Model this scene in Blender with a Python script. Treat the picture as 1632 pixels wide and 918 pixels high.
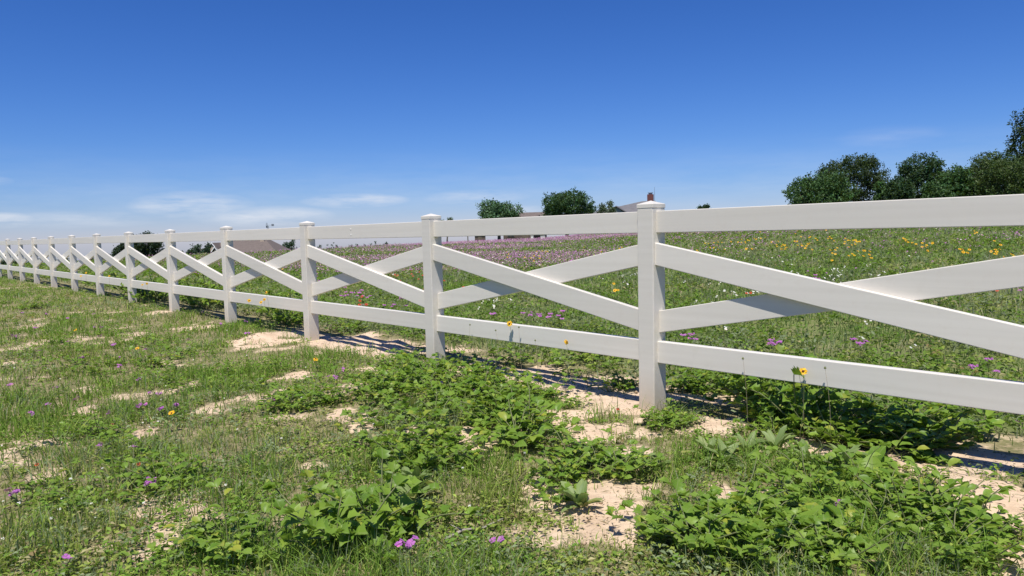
import bpy, bmesh, math, random
import numpy as np
from mathutils import Vector, Matrix

for o in list(bpy.data.objects): bpy.data.objects.remove(o)
scene = bpy.context.scene
COL = scene.collection
R = math.radians

# ------------------------------------------------------------------ camera, sky, sun, exposure
EYE = 1.194
PITCH, ROLL, FPX = 0.0764, 0.0253, 1183.86            # lens in pixels of the 1632 px wide photograph
cam_d = bpy.data.cameras.new('camera'); cam = bpy.data.objects.new('camera', cam_d); COL.objects.link(cam)
cam_d.sensor_width = 36; cam_d.lens = 36 * FPX / 1632; cam_d.clip_start = 0.05; cam_d.clip_end = 6000
cam.matrix_world = (Matrix.Translation((0, 0, EYE)) @ Matrix.Rotation(R(90) - PITCH, 4, 'X') @ Matrix.Rotation(-ROLL, 4, 'Z'))
scene.camera = cam

SUN_EL = 66.0
SUN_AZ = math.atan2(-0.234, -0.972)                   # sun stands behind the camera, a little to its left
world = bpy.data.worlds.new('World'); scene.world = world; world.use_nodes = True
wn, wl = world.node_tree.nodes, world.node_tree.links
wn.clear()
def W(t, **k):
    n = wn.new(t)
    for a, b in k.items(): setattr(n, a, b)
    return n
wout = W('ShaderNodeOutputWorld'); wbg = W('ShaderNodeBackground')
sky = W('ShaderNodeTexSky', sky_type='NISHITA', sun_disc=False)
sky.sun_elevation = R(SUN_EL); sky.sun_rotation = SUN_AZ % (2 * math.pi)
sky.altitude = 100; sky.air_density = 1.0; sky.dust_density = 0.0; sky.ozone_density = 3.0
wbg.inputs['Strength'].default_value = 0.1
# thin cirrus low in the sky: noise on azimuth / elevation, whiter than the air behind it
tc = W('ShaderNodeTexCoord'); sep = W('ShaderNodeSeparateXYZ'); wl.new(tc.outputs['Generated'], sep.inputs[0])
def WM(op, a, b=None, c=None, clamp=False):
    n = W('ShaderNodeMath', operation=op, use_clamp=clamp)
    for i, v in enumerate((a, b, c)):
        if v is None: continue
        if isinstance(v, (int, float)): n.inputs[i].default_value = v
        else: wl.new(v, n.inputs[i])
    return n.outputs[0]
az = WM('ARCTAN2', sep.outputs[0], sep.outputs[1]); el = WM('ARCSINE', sep.outputs[2])
comb = W('ShaderNodeCombineXYZ'); wl.new(WM('MULTIPLY', az, 9.0), comb.inputs[0]); wl.new(WM('MULTIPLY', el, 55.0), comb.inputs[1])
cn = W('ShaderNodeTexNoise'); cn.inputs['Scale'].default_value = 1.0; cn.inputs['Detail'].default_value = 7; cn.inputs['Roughness'].default_value = 0.62
wl.new(comb.outputs[0], cn.inputs['Vector'])
streak = None
for px, py, wx, wy, s in [(572, 320, 92, 13, 1.0), (315, 328, 95, 24, 1.0), (430, 345, 110, 18, .9), (130, 350, 130, 14, .5), (765, 315, 100, 15, .6),
                          (1415, 222, 80, 20, .16), (10, 351, 50, 12, 1.0), (840, 334, 50, 8, .5), (5, 289, 25, 7, .5)]:
    a0 = math.atan((px - 816) / FPX); e0 = math.atan((368.3 - .0253 * (px - 816) - py) / FPX * math.cos(a0))
    dx = WM('DIVIDE', WM('SUBTRACT', az, a0), wx / FPX); dy = WM('DIVIDE', WM('SUBTRACT', el, e0), wy / FPX)
    m = WM('MULTIPLY', WM('SUBTRACT', 1.0, WM('ADD', WM('MULTIPLY', dx, dx), WM('MULTIPLY', dy, dy)), clamp=True), s)
    streak = m if streak is None else WM('MAXIMUM', streak, m)
base_c = WM('MULTIPLY', WM('SUBTRACT', 1.0, WM('MULTIPLY', WM('ABSOLUTE', WM('SUBTRACT', el, .05)), 16.0), clamp=True), .14)
streak = WM('MAXIMUM', streak, base_c)
nz = WM('MULTIPLY', WM('SUBTRACT', cn.outputs['Fac'], .34), 3.0, clamp=True)
cloud = WM('MULTIPLY', WM('MULTIPLY', streak, nz), .85, clamp=True)
mixc = W('ShaderNodeMixRGB'); wl.new(cloud, mixc.inputs['Fac']); # contrast of the sky as the phone recorded it, the same in every direction
ssp = W('ShaderNodeSeparateColor'); scb = W('ShaderNodeCombineColor'); wl.new(sky.outputs[0], ssp.inputs[0])
for i_, (g_, k_) in enumerate(((1.50, .166), (1.22, .355), (1.08, .80))): wl.new(WM('MULTIPLY', WM('POWER', ssp.outputs[i_], g_), k_), scb.inputs[i_])
wl.new(scb.outputs[0], mixc.inputs['Color1'])
mixc.inputs['Color2'].default_value = (6.9, 7.1, 7.6, 1)
wl.new(mixc.outputs[0], wbg.inputs['Color']); wl.new(wbg.outputs[0], wout.inputs['Surface'])

sun_d = bpy.data.lights.new('sun', 'SUN'); sun_d.energy = 4.9; sun_d.angle = R(0.53); sun_d.color = (1.0, 0.95, 0.87)
sun = bpy.data.objects.new('sun', sun_d); COL.objects.link(sun)
sv = Vector((math.sin(SUN_AZ) * math.cos(R(SUN_EL)), math.cos(SUN_AZ) * math.cos(R(SUN_EL)), math.sin(R(SUN_EL))))
sun.rotation_euler = (-sv).to_track_quat('-Z', 'Y').to_euler(); sun.location = sv * 50
scene.view_settings.view_transform = 'Standard'; scene.view_settings.look = 'None'
scene.view_settings.exposure = 0.25; scene.view_settings.gamma = 1.0; scene.view_settings.use_curve_mapping = False

# ------------------------------------------------------------------ helpers
rng = np.random.default_rng(7); rnd = random.Random(11)
_tab = np.random.default_rng(3).random((64, 256, 256))[:8]
def vnoise(x, y, scale, seed=0):
    x = np.asarray(x, float) / scale + 91.3 * seed; y = np.asarray(y, float) / scale + 37.7 * seed
    xi = np.floor(x).astype(int); yi = np.floor(y).astype(int); fx = x - xi; fy = y - yi
    fx = fx * fx * (3 - 2 * fx); fy = fy * fy * (3 - 2 * fy); t = _tab[seed % 8]
    a = t[xi & 255, yi & 255]; b = t[(xi + 1) & 255, yi & 255]; c = t[xi & 255, (yi + 1) & 255]; d = t[(xi + 1) & 255, (yi + 1) & 255]
    return (a * (1 - fx) + b * fx) * (1 - fy) + (c * (1 - fx) + d * fx) * fy
def fbm(x, y, scale, seed=0): return .55 * vnoise(x, y, scale, seed) + .3 * vnoise(x, y, scale * .45, seed + 1) + .15 * vnoise(x, y, scale * .2, seed + 2)
def sstep(a, b, v):
    t = np.clip((np.asarray(v, float) - a) / (b - a), 0, 1); return t * t * (3 - 2 * t)

# fence line: corner of the post beside the big sand patch, direction of the run, direction into the meadow
TH = 0.7231; PW = 0.127; BAY = 2.4384
FC = np.array([0.9032, 4.7411]); FD = np.array([-math.sin(TH), math.cos(TH)]); FN = np.array([math.cos(TH), math.sin(TH)])
def F(a, b): return FC + FD * a + FN * b
def behind(x, y): return (np.asarray(x) - FC[0]) * FN[0] + (np.asarray(y) - FC[1]) * FN[1]
def along(x, y): return (np.asarray(x) - FC[0]) * FD[0] + (np.asarray(y) - FC[1]) * FD[1]

def ray(px, py):                                       # survey of the photograph: pixel -> direction
    x, y = px - 816, py - 459; cr, sr = math.cos(ROLL), math.sin(ROLL)
    u = (cr * x - sr * y) / FPX; v = -(sr * x + cr * y) / FPX; cy, sy = math.cos(PITCH), math.sin(PITCH)
    return np.array([u, cy + v * sy, -sy + v * cy])
def flat(px, py, z=0.0):
    d = ray(px, py); t = (z - EYE) / d[2]; return d[0] * t, d[1] * t
def far(px, py, Y):
    d = ray(px, py); t = Y / d[1]; return np.array([d[0] * t, Y, EYE + d[2] * t])
def ell(px, py, rx, ry):                               # patch on the ground: centre, radii in metres
    x, y = flat(px, py); x1, y1 = flat(px, py - ry); x2, y2 = flat(px, py + ry)
    return x, y, rx * y / FPX, max((y1 - y2) / 2, .05)

BARE = [ell(e[0], e[1], e[2] * (.72 if e[0] < 640 else 1), e[3] * (.72 if e[0] < 640 else 1)) for e in [(950, 648, 75, 26), (930, 690, 80, 34), (955, 800, 100, 42), (860, 775, 30, 40), (762, 705, 38, 24), (1130, 682, 62, 17), (1590, 800, 75, 70), (1560, 742, 75, 14),
        (1610, 880, 60, 30), (1185, 787, 60, 16), (60, 715, 48, 20), (225, 690, 28, 13), (250, 885, 62, 25), (330, 872, 28, 15), (130, 655, 22, 10), (140, 620, 28, 8),
        (300, 615, 22, 13), (320, 655, 28, 10), (420, 545, 66, 12), (320, 522, 38, 7), (250, 500, 28, 5), (600, 588, 55, 8), (550, 660, 26, 12), (430, 605, 24, 8),
        (540, 810, 22, 15), (580, 675, 24, 15), (10, 580, 18, 6), (470, 600, 34, 7), (490, 745, 30, 10), (870, 660, 20, 10), (1000, 720, 40, 18), (660, 690, 15, 10)]]
MOUND = [ell(412, 540, 30, 8) + (.07,), ell(60, 718, 45, 20) + (.05,), ell(1600, 800, 70, 60) + (.03,), ell(640, 548, 22, 6) + (.05,), ell(590, 536, 20, 5) + (.05,), ell(690, 556, 40, 8) + (.03,)]
def bare(x, y):
    x = np.asarray(x, float); y = np.asarray(y, float); m = np.zeros(x.shape)
    jit = (fbm(x, y, .22, 1) - .5) * 2.3 + (vnoise(x, y, .035, 5) - .5) * .7
    for cx, cy, rx, ry in BARE:
        q = np.sqrt(((x - cx) / rx) ** 2 + ((y - cy) / ry) ** 2) + jit
        m = np.maximum(m, 1 - sstep(.6, 1.2, q))
    b = behind(x, y)
    strip = sstep(-.35, .05, b) * (1 - sstep(.55, 1.05, b + (fbm(x, y, .6, 4) - .5) * .9)) * sstep(.40, .55, fbm(x, y, .8, 2)) * (1 - .8 * sstep(4.5, 6.5, along(x, y)))
    gen = sstep(.62, .74, fbm(x, y, .45, 5)) * (b < .2) * .55
    return np.clip(np.maximum(np.maximum(m, strip), gen), 0, 1)
def gz(x, y):
    x = np.asarray(x, float); y = np.asarray(y, float); r = np.hypot(x, y)
    z = (fbm(x, y, 1.3, 1) - .5) * .07 + (fbm(x, y, .35, 3) - .5) * .035 * np.exp(-r / 25) + (fbm(x, y, 9, 2) - .5) * .25 * sstep(6, 25, r)
    for cx, cy, rx, ry, h in MOUND: z = z + h * np.exp(-((x - cx) / rx) ** 2 * 1.4 - ((y - cy) / ry) ** 2 * 1.4)
    b = behind(x, y)
    sp = 3 * np.log1p(np.exp(np.clip((x - 5) / 3, -30, 30)))
    z = z + 1.5 * (1 - np.exp(-.1 * sp / 1.5)) * sstep(1.0, 9, b)
    q = y - np.interp(x, [-400, -60, -40, -30, -20, -14, 0, 30, 100, 400], [30, 36, 41, 45, 66, 88, 100, 125, 150, 200])
    z = z - .055 * 6 * np.where(q > 200, q / 6, np.log1p(np.exp(np.clip(q / 6, -40, 40))))
    return z
def gz1(x, y): return float(gz(np.array([x]), np.array([y]))[0])
def on_ground(px, py, h=0.0):                          # ground point whose top (h above it) is seen at the pixel
    d = ray(px, py); z = h
    for _ in range(25):
        t = min((z - EYE) / d[2], 160) if d[2] < -1e-4 else 160
        z = .5 * z + .5 * (gz1(d[0] * t, d[1] * t) + h)
    return d[0] * t, d[1] * t

def tag(o, label=None, cat=None, group=None, kind=None):
    if label: o['label'] = label
    if cat: o['category'] = cat
    if group: o['group'] = group
    if kind: o['kind'] = kind
    return o
def obj(name, me, mat=None, parent=None, loc=None):
    o = bpy.data.objects.new(name, me); COL.objects.link(o)
    if me is not None and mat is not None and not me.materials: me.materials.append(mat)
    if parent: o.parent = parent
    if loc is not None: o.location = loc
    return o
def empty(name, loc, rz=0):
    o = bpy.data.objects.new(name, None); COL.objects.link(o); o.location = loc; o.rotation_euler = (0, 0, rz); o.empty_display_size = .1
    return o
def arr_mesh(name, V, T, colr=None, smooth=False):
    V = np.asarray(V, np.float32).reshape(-1, 3); T = np.asarray(T, np.int32).reshape(-1, 3)
    me = bpy.data.meshes.new(name); me.vertices.add(len(V)); me.vertices.foreach_set('co', V.ravel())
    me.loops.add(T.size); me.loops.foreach_set('vertex_index', T.ravel()); me.polygons.add(len(T))
    me.polygons.foreach_set('loop_start', np.arange(0, T.size, 3, dtype=np.int32))
    if smooth: me.polygons.foreach_set('use_smooth', np.ones(len(T), bool))
    if colr is not None:
        a = me.attributes.new('Col', 'FLOAT_COLOR', 'POINT')
        a.data.foreach_set('color', np.concatenate([colr, np.ones((len(V), 1))], 1).astype(np.float32).ravel())
    me.update(calc_edges=True); return me
class MB:
    def __init__(s): s.v = []; s.f = []
    def add(s, vs, fs):
        n = len(s.v); s.v += [tuple(v) for v in vs]; s.f += [tuple(i + n for i in f) for f in fs]; return s
    def box(s, x0, x1, y0, y1, z0, z1):
        return s.add([(x, y, z) for z in (z0, z1) for y in (y0, y1) for x in (x0, x1)],
                     [(0, 2, 3, 1), (4, 5, 7, 6), (0, 1, 5, 4), (2, 6, 7, 3), (0, 4, 6, 2), (1, 3, 7, 5)])
    def tube(s, pts, rad, n=6, cap=True):
        pts = [Vector(p) for p in pts]; rings = []
        for i, p in enumerate(pts):
            d = (pts[min(i + 1, len(pts) - 1)] - pts[max(i - 1, 0)]).normalized()
            u = d.orthogonal().normalized() if abs(d.z) > .99 else d.cross(Vector((0, 0, 1))).normalized(); w = d.cross(u)
            rings.append([p + (u * math.cos(2 * math.pi * k / n) + w * math.sin(2 * math.pi * k / n)) * rad[i] for k in range(n)])
        vs = [v for r_ in rings for v in r_]; fs = []
        for i in range(len(pts) - 1):
            for k in range(n): fs.append((i * n + k, i * n + (k + 1) % n, (i + 1) * n + (k + 1) % n, (i + 1) * n + k))
        if cap: fs += [tuple(range(n))[::-1], tuple((len(pts) - 1) * n + k for k in range(n))]
        return s.add(vs, fs)
    def mesh(s, name, bevel=0, smooth=False, seg=2):
        me = bpy.data.meshes.new(name); me.from_pydata(s.v, [], s.f); me.update()
        if bevel:
            bm = bmesh.new(); bm.from_mesh(me); bmesh.ops.remove_doubles(bm, verts=bm.verts, dist=1e-5)
            bmesh.ops.bevel(bm, geom=[e for e in bm.edges if e.is_manifold and e.calc_face_angle(0) > .3], offset=bevel, segments=seg, affect='EDGES', profile=.5)
            bm.to_mesh(me); bm.free()
        if smooth:
            for p in me.polygons: p.use_smooth = True
        return me

# ------------------------------------------------------------------ materials
def newmat(name):
    m = bpy.data.materials.new(name); m.use_nodes = True; nt = m.node_tree; nt.nodes.clear()
    out = nt.nodes.new('ShaderNodeOutputMaterial'); return m, nt, out
def N(nt, t, ins=None, **k):
    n = nt.nodes.new(t)
    for a, b in k.items(): setattr(n, a, b)
    for a, b in (ins or {}).items():
        if hasattr(b, 'is_output'): nt.links.new(b, n.inputs[a])
        else: n.inputs[a].default_value = b
    return n
def c4(c): return (c[0], c[1], c[2], 1)
def ramp(nt, fac, stops):
    r = nt.nodes.new('ShaderNodeValToRGB'); nt.links.new(fac, r.inputs[0]); e = r.color_ramp.elements
    while len(e) < len(stops): e.new(.5)
    for i, (p, c) in enumerate(stops): e[i].position = p; e[i].color = c4(c)
    return r.outputs[0]
def plain(name, c, rough=.6, c2=None, nscale=8, bump=0, metal=0, stretch=None, spec=.5):
    m, nt, out = newmat(name); tcn = N(nt, 'ShaderNodeTexCoord'); vec = tcn.outputs['Object']
    if stretch: vec = N(nt, 'ShaderNodeMapping', {'Vector': vec, 'Scale': stretch}).outputs[0]
    nz_ = N(nt, 'ShaderNodeTexNoise', {'Vector': vec, 'Scale': nscale, 'Detail': 6.0, 'Roughness': .6})
    colr = ramp(nt, nz_.outputs['Fac'], [(.3, c), (.7, c2 or c)])
    b = N(nt, 'ShaderNodeBsdfPrincipled', {'Base Color': colr, 'Roughness': rough, 'Metallic': metal, 'Specular IOR Level': spec})
    if bump: nt.links.new(N(nt, 'ShaderNodeBump', {'Height': nz_.outputs['Fac'], 'Strength': bump, 'Distance': .02}).outputs[0], b.inputs['Normal'])
    nt.links.new(b.outputs[0], out.inputs[0]); return m
def leafmat(name, ca, cb, transl=.35, rough=.5, attr=False, rib=0, spec=.3):
    m, nt, out = newmat(name)
    oi = N(nt, 'ShaderNodeObjectInfo'); ge = N(nt, 'ShaderNodeNewGeometry')
    fr = N(nt, 'ShaderNodeMath', {0: oi.outputs['Random'], 1: ge.outputs['Random Per Island']}, operation='ADD')
    fr = N(nt, 'ShaderNodeMath', {0: fr.outputs[0]}, operation='FRACT').outputs[0]
    if attr:
        a = N(nt, 'ShaderNodeAttribute', attribute_name='Col').outputs['Color']
        k = N(nt, 'ShaderNodeMapRange', {'Value': fr, 'To Min': .75, 'To Max': 1.28}).outputs[0]
        colr = N(nt, 'ShaderNodeVectorMath', {0: a, 'Scale': k}, operation='SCALE').outputs[0]
    else: colr = ramp(nt, fr, [(0, ca), (.9, cb), (1, (cb[0] * 1.5, cb[1] * 1.08, cb[2]))])
    if rib:
        tcn = N(nt, 'ShaderNodeTexCoord'); sx = N(nt, 'ShaderNodeSeparateXYZ', {0: tcn.outputs['Generated']})
        d = N(nt, 'ShaderNodeMath', {0: sx.outputs[0], 1: .5}, operation='SUBTRACT'); d = N(nt, 'ShaderNodeMath', {0: d.outputs[0]}, operation='ABSOLUTE')
        k = N(nt, 'ShaderNodeMapRange', {'Value': d.outputs[0], 'From Min': .015, 'From Max': .06, 'To Min': rib, 'To Max': 0.0}).outputs[0]
        colr = N(nt, 'ShaderNodeMixRGB', {'Fac': k, 'Color1': colr, 'Color2': (.30, .36, .14, 1)}).outputs[0]
    b = N(nt, 'ShaderNodeBsdfPrincipled', {'Base Color': colr, 'Roughness': rough, 'Specular IOR Level': spec})
    tcol = N(nt, 'ShaderNodeMixRGB', {'Fac': .5, 'Color1': colr, 'Color2': (.20, .30, .02, 1)}).outputs[0]
    t = N(nt, 'ShaderNodeBsdfTranslucent', {'Color': tcol})
    mx = N(nt, 'ShaderNodeMixShader', {0: transl, 1: b.outputs[0], 2: t.outputs[0]}); nt.links.new(mx.outputs[0], out.inputs[0]); return m

def vinyl():
    m, nt, out = newmat('vinyl'); tcn = N(nt, 'ShaderNodeTexCoord'); ge = N(nt, 'ShaderNodeNewGeometry')
    st = N(nt, 'ShaderNodeMapping', {'Vector': tcn.outputs['Object'], 'Scale': (.6, 30, 30)})
    n1 = N(nt, 'ShaderNodeTexNoise', {'Vector': st.outputs[0], 'Scale': 1.0, 'Detail': 4.0})
    n2 = N(nt, 'ShaderNodeTexNoise', {'Vector': ge.outputs['Position'], 'Scale': 3.0, 'Detail': 6.0})
    base = ramp(nt, n1.outputs['Fac'], [(.3, (.68, .64, .56)), (.7, (.73, .69, .61))])
    sz = N(nt, 'ShaderNodeSeparateXYZ', {0: ge.outputs['Position']}).outputs[2]
    splash = N(nt, 'ShaderNodeMapRange', {'Value': sz, 'From Min': .02, 'From Max': .30, 'To Min': 1.15, 'To Max': 0.0}).outputs[0]
    k = N(nt, 'ShaderNodeMath', {0: splash, 1: n2.outputs['Fac']}, operation='MULTIPLY').outputs[0]
    n3 = N(nt, 'ShaderNodeTexNoise', {'Vector': ge.outputs['Position'], 'Scale': 14.0, 'Detail': 8.0, 'Roughness': .7})
    grime = N(nt, 'ShaderNodeMapRange', {'Value': n3.outputs['Fac'], 'From Min': .55, 'From Max': .8, 'To Min': 0.0, 'To Max': .18}).outputs[0]
    k = N(nt, 'ShaderNodeMath', {0: k, 1: grime}, operation='ADD', use_clamp=True).outputs[0]
    orn = N(nt, 'ShaderNodeMapRange', {'Value': N(nt, 'ShaderNodeObjectInfo').outputs['Random'], 'To Min': .94, 'To Max': 1.03}).outputs[0]
    base = N(nt, 'ShaderNodeVectorMath', {0: base, 'Scale': orn}, operation='SCALE').outputs[0]
    colr = N(nt, 'ShaderNodeMixRGB', {'Fac': k, 'Color1': base, 'Color2': (.50, .41, .30, 1)}).outputs[0]
    b = N(nt, 'ShaderNodeBsdfPrincipled', {'Base Color': colr, 'Roughness': .38, 'Specular IOR Level': .45}); nt.links.new(b.outputs[0], out.inputs[0]); return m
def ground_mat():
    m, nt, out = newmat('ground'); ge = N(nt, 'ShaderNodeNewGeometry'); pos = ge.outputs['Position']
    at = N(nt, 'ShaderNodeAttribute', attribute_name='Col'); sx = N(nt, 'ShaderNodeSeparateColor', {0: at.outputs['Color']})
    def nz(s, d=6.0): return N(nt, 'ShaderNodeTexNoise', {'Vector': pos, 'Scale': s, 'Detail': d, 'Roughness': .65}).outputs['Fac']
    sand = ramp(nt, nz(5.0, 9.0), [(.25, (.45, .325, .22)), (.5, (.61, .465, .325)), (.75, (.70, .55, .40))])
    soil = ramp(nt, nz(22.0, 9.0), [(.3, (.12, .125, .05)), (.5, (.22, .195, .10)), (.7, (.42, .325, .215))])
    mead = ramp(nt, nz(.9, 9.0), [(.3, (.085, .14, .03)), (.5, (.15, .185, .06)), (.7, (.23, .215, .10))])
    fuzz = N(nt, 'ShaderNodeMath', {0: nz(30.0), 1: .5}, operation='SUBTRACT').outputs[0]
    fb = N(nt, 'ShaderNodeMath', {0: fuzz, 1: .9, 2: sx.outputs[0]}, operation='MULTIPLY_ADD').outputs[0]
    fb = N(nt, 'ShaderNodeMapRange', {'Value': fb, 'From Min': .3, 'From Max': .6}).outputs[0]
    c = N(nt, 'ShaderNodeMixRGB', {'Fac': fb, 'Color1': soil, 'Color2': sand}).outputs[0]
    c = N(nt, 'ShaderNodeMixRGB', {'Fac': sx.outputs[1], 'Color1': c, 'Color2': mead}).outputs[0]
    b = N(nt, 'ShaderNodeBsdfPrincipled', {'Base Color': c, 'Roughness': .95, 'Specular IOR Level': .1})
    h = N(nt, 'ShaderNodeMath', {0: nz(60.0, 4.0), 1: .35, 2: nz(14.0, 8.0)}, operation='MULTIPLY_ADD').outputs[0]
    nt.links.new(N(nt, 'ShaderNodeBump', {'Height': h, 'Strength': .7, 'Distance': .025}).outputs[0], b.inputs['Normal'])
    nt.links.new(b.outputs[0], out.inputs[0]); return m
M = dict(
    vinyl=vinyl(), ground=ground_mat(),
    grass=leafmat('grass_blade', None, None, .38, .6, attr=True, spec=.2),
    weed=leafmat('weed_leaf', (.135, .255, .029), (.26, .39, .055), .42, .42, rib=.4),
    weedB=leafmat('grey_weed_leaf', (.17, .25, .075), (.26, .34, .12), .34, .5, rib=.5),
    foliage=leafmat('tree_leaf', None, None, .25, .5, attr=True, spec=.25),
    stem=plain('green_stem', (.10, .14, .04), .6, (.17, .17, .07), 40), dry=plain('dry_stem', (.20, .16, .10), .8, (.30, .25, .17), 40),
    yellow=leafmat('yellow_petal', (.80, .43, .012), (.86, .55, .02), .25), brown=plain('flower_eye', (.10, .02, .012), .8, (.20, .06, .02), 300),
    purple=leafmat('purple_petal', (.40, .11, .44), (.58, .20, .56), .3), white=leafmat('white_petal', (.78, .78, .70), (.84, .84, .78), .3),
    red=leafmat('red_petal', (.50, .045, .03), (.62, .10, .04), .25), bark=plain('bark', (.09, .07, .05), .9, (.17, .14, .11), 6, .6),
    twig=plain('dead_twig', (.26, .23, .19), .85, (.40, .36, .31), 30, .3), screw=plain('screw_cap', (.85, .85, .83), .3),
    shingle=plain('brown_shingle', (.115, .092, .080), .9, (.155, .125, .11), 2.5, .3), greyroof=plain('grey_shingle', (.115, .112, .118), .9, (.16, .155, .16), 2.5, .3),
    siding=plain('grey_siding', (.15, .18, .20), .7, (.20, .23, .25), 3), trim=plain('white_trim', (.78, .78, .76), .5), brick=plain('red_brick', (.115, .04, .034), .9, (.17, .065, .055), 9, .3),
    darkwood=plain('dark_wall', (.075, .055, .05), .8, (.13, .095, .08), 3), tan=plain('tan_brick', (.42, .33, .25), .85, (.50, .40, .31), 6),
    glass=plain('window_glass', (.03, .04, .05), .08), metal=plain('weathered_metal', (.22, .23, .25), .5, (.33, .34, .36), 6, 0, .6), post=plain('old_post', (.10, .08, .06), .9, (.17, .14, .11), 8))

# ------------------------------------------------------------------ ground
def axis(segs):
    out = []
    for a, b, st in segs: out += list(np.arange(a, b, st))
    return np.array(out + [segs[-1][1]])
gx = axis([(-1500, -300, 150), (-300, -60, 12), (-60, -20, 1.6), (-20, -7, .22), (-7, 5, .05), (5, 12, .25), (12, 60, 1.6), (60, 300, 12), (300, 1500, 150)])
gy = axis([(-300, -20, 40), (-20, 0, 2.5), (0, 1.6, .2), (1.6, 8.5, .05), (8.5, 16, .14), (16, 40, .5), (40, 130, 1.5), (130, 400, 10), (400, 3000, 200)])
GX, GY = np.meshgrid(gx, gy); nX, nY = len(gx), len(gy)
fx_, fy_ = GX.ravel(), GY.ravel(); fz_ = gz(fx_, fy_); bb = bare(fx_, fy_); rr = np.hypot(fx_, fy_)
fz_ = fz_ + bb * (fbm(fx_, fy_, .12, 6) - .5) * .03 * (rr < 14)
ii = (np.arange(nY - 1)[:, None] * nX + np.arange(nX - 1)[None, :]).ravel()
T = np.concatenate([np.stack([ii, ii + 1, ii + nX + 1], 1), np.stack([ii, ii + nX + 1, ii + nX], 1)])
mead = sstep(.6, 1.3, behind(fx_, fy_)) * .9 * (rr < 60) + sstep(10, 24, rr) * .1 * (behind(fx_, fy_) > .3) + .9 * (rr >= 60) * (behind(fx_, fy_) > .3) + sstep(22, 40, rr) * (behind(fx_, fy_) <= .3)
tag(obj('ground', arr_mesh('ground', np.stack([fx_, fy_, fz_], 1), T, np.stack([bb, mead, np.zeros_like(bb)], 1), True), M['ground']), kind='structure')

# ------------------------------------------------------------------ fence
fence = empty('vinyl_fence', (FC[0], FC[1], 0), math.atan2(-FD[1], -FD[0]))
tag(fence, 'long off-white vinyl crossbuck fence along the sandy field edge', 'fence')
# local frame of the fence: +x runs along the fence towards the near end, +y into the meadow
def smooth_flat(me):
    for p in me.polygons: p.use_smooth = False
    return me
post_me = MB().box(-PW, 0, 0, PW, -.35, 1.322).mesh('post', .006)
cw = .0022
capb = MB()
capb.add([(-PW - cw, -cw, 0), (cw, -cw, 0), (cw, PW + cw, 0), (-PW - cw, PW + cw, 0), (-PW - cw, -cw, .026), (cw, -cw, .026), (cw, PW + cw, .026), (-PW - cw, PW + cw, .026), (-PW / 2, PW / 2, .049)],
         [(3, 2, 1, 0), (0, 1, 5, 4), (1, 2, 6, 5), (2, 3, 7, 6), (3, 0, 4, 7), (4, 5, 8), (5, 6, 8), (6, 7, 8), (7, 4, 8)])
cap_me = capb.mesh('post_cap', .002)
x0, x1 = -.018, BAY - PW + .018
top_me = MB().box(x0, x1, .0385, .0885, 1.160, 1.300).mesh('top_rail', .004)
bot_me = MB().box(x0, x1, .0385, .0885, .318, .459).mesh('bottom_rail', .004)
def brace(zl, zr, y0, y1, name):                       # zl / zr: top edge height at the two posts
    h = .1435; L = BAY - PW; s = (zr - zl) / L; a = zl - .018 * s; b = zr + .018 * s; m = MB()
    m.add([(x, y, z) for x, zt in ((x0, a), (x1, b)) for y in (y0, y1) for z in (zt - h, zt)],
          [(0, 1, 3, 2), (4, 6, 7, 5), (0, 4, 5, 1), (2, 3, 7, 6), (0, 2, 6, 4), (1, 5, 7, 3)])
    return m.mesh(name, .004)
fr_me = brace(1.097, .660, .022, .060, 'front_brace'); bk_me = brace(.657, 1.092, .0605, .0985, 'back_brace')
# screws: two small white caps on one top rail, on the middle of its face
scr = MB().tube([(0, -.004, 0), (0, .004, 0)], [.006, .0045], 10).mesh('screw', 0, True)
for me in (post_me, cap_me, top_me, bot_me, fr_me, bk_me): me.materials.append(M['vinyl'])
for n in range(-3, 19):
    X = -n * BAY                                       # post n stands at local x in [X-PW, X]
    p_ = obj('post', post_me, None, fence, (X, 0, 0)); p_.rotation_euler = (rnd.gauss(0, .0018), rnd.gauss(0, .0018), rnd.gauss(0, .006))
    obj('post_cap', cap_me, None, p_, (0, 0, 1.3195))
    if n > -3:
        t_ = obj('top_rail', top_me, None, fence, (X, 0, 0)); obj('bottom_rail', bot_me, None, fence, (X, 0, 0))
        obj('front_brace', fr_me, None, fence, (X, 0, 0)); obj('back_brace', bk_me, None, fence, (X, 0, 0))
        if n == 2:
            for dz in (.025, -.03): obj('screw', scr, M['screw'], t_, (.98, .038, 1.23 + dz))

# ------------------------------------------------------------------ leaf shapes
def leaf_mesh(name, kind, seed):
    r = random.Random(seed); k = {'lobed': 7, 'oval': 6, 'lance': 7}[kind]; vs = []; fs = []
    for i in range(k + 1):
        t = i / k
        if kind == 'lobed': w = (.50 * math.sin(math.pi * min(1, t * 1.15 + .12)) ** .8 if t < .95 else 0) * (1 + (.28 if i % 2 else -.22)) * (1 - .25 * t)
        elif kind == 'oval': w = .34 * math.sin(math.pi * (t * .93 + .04)) ** .8
        else: w = .17 * math.sin(math.pi * (t * .9 + .06)) ** .7 * (1.1 - .2 * t)
        if i == k: w = 0
        droop = -.30 * t * t + .10 * t; cup = w * .45
        jl, jr = 1 + r.uniform(-.15, .15), 1 + r.uniform(-.15, .15)
        back = -.10 if (kind == 'lobed' and i % 2) else 0
        vs += [(-w * jl, t + back * .3, droop + cup + r.uniform(-.02, .02)), (0, t, droop), (w * jr, t + back * .3, droop + cup + r.uniform(-.02, .02))]
    for i in range(k):
        a = i * 3; b = a + 3; fs += [(a, a + 1, b + 1, b), (a + 1, a + 2, b + 2, b + 1)]
    me = bpy.data.meshes.new(name); me.from_pydata(vs, [], fs); me.update()
    for p in me.polygons: p.use_smooth = True
    return me
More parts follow.
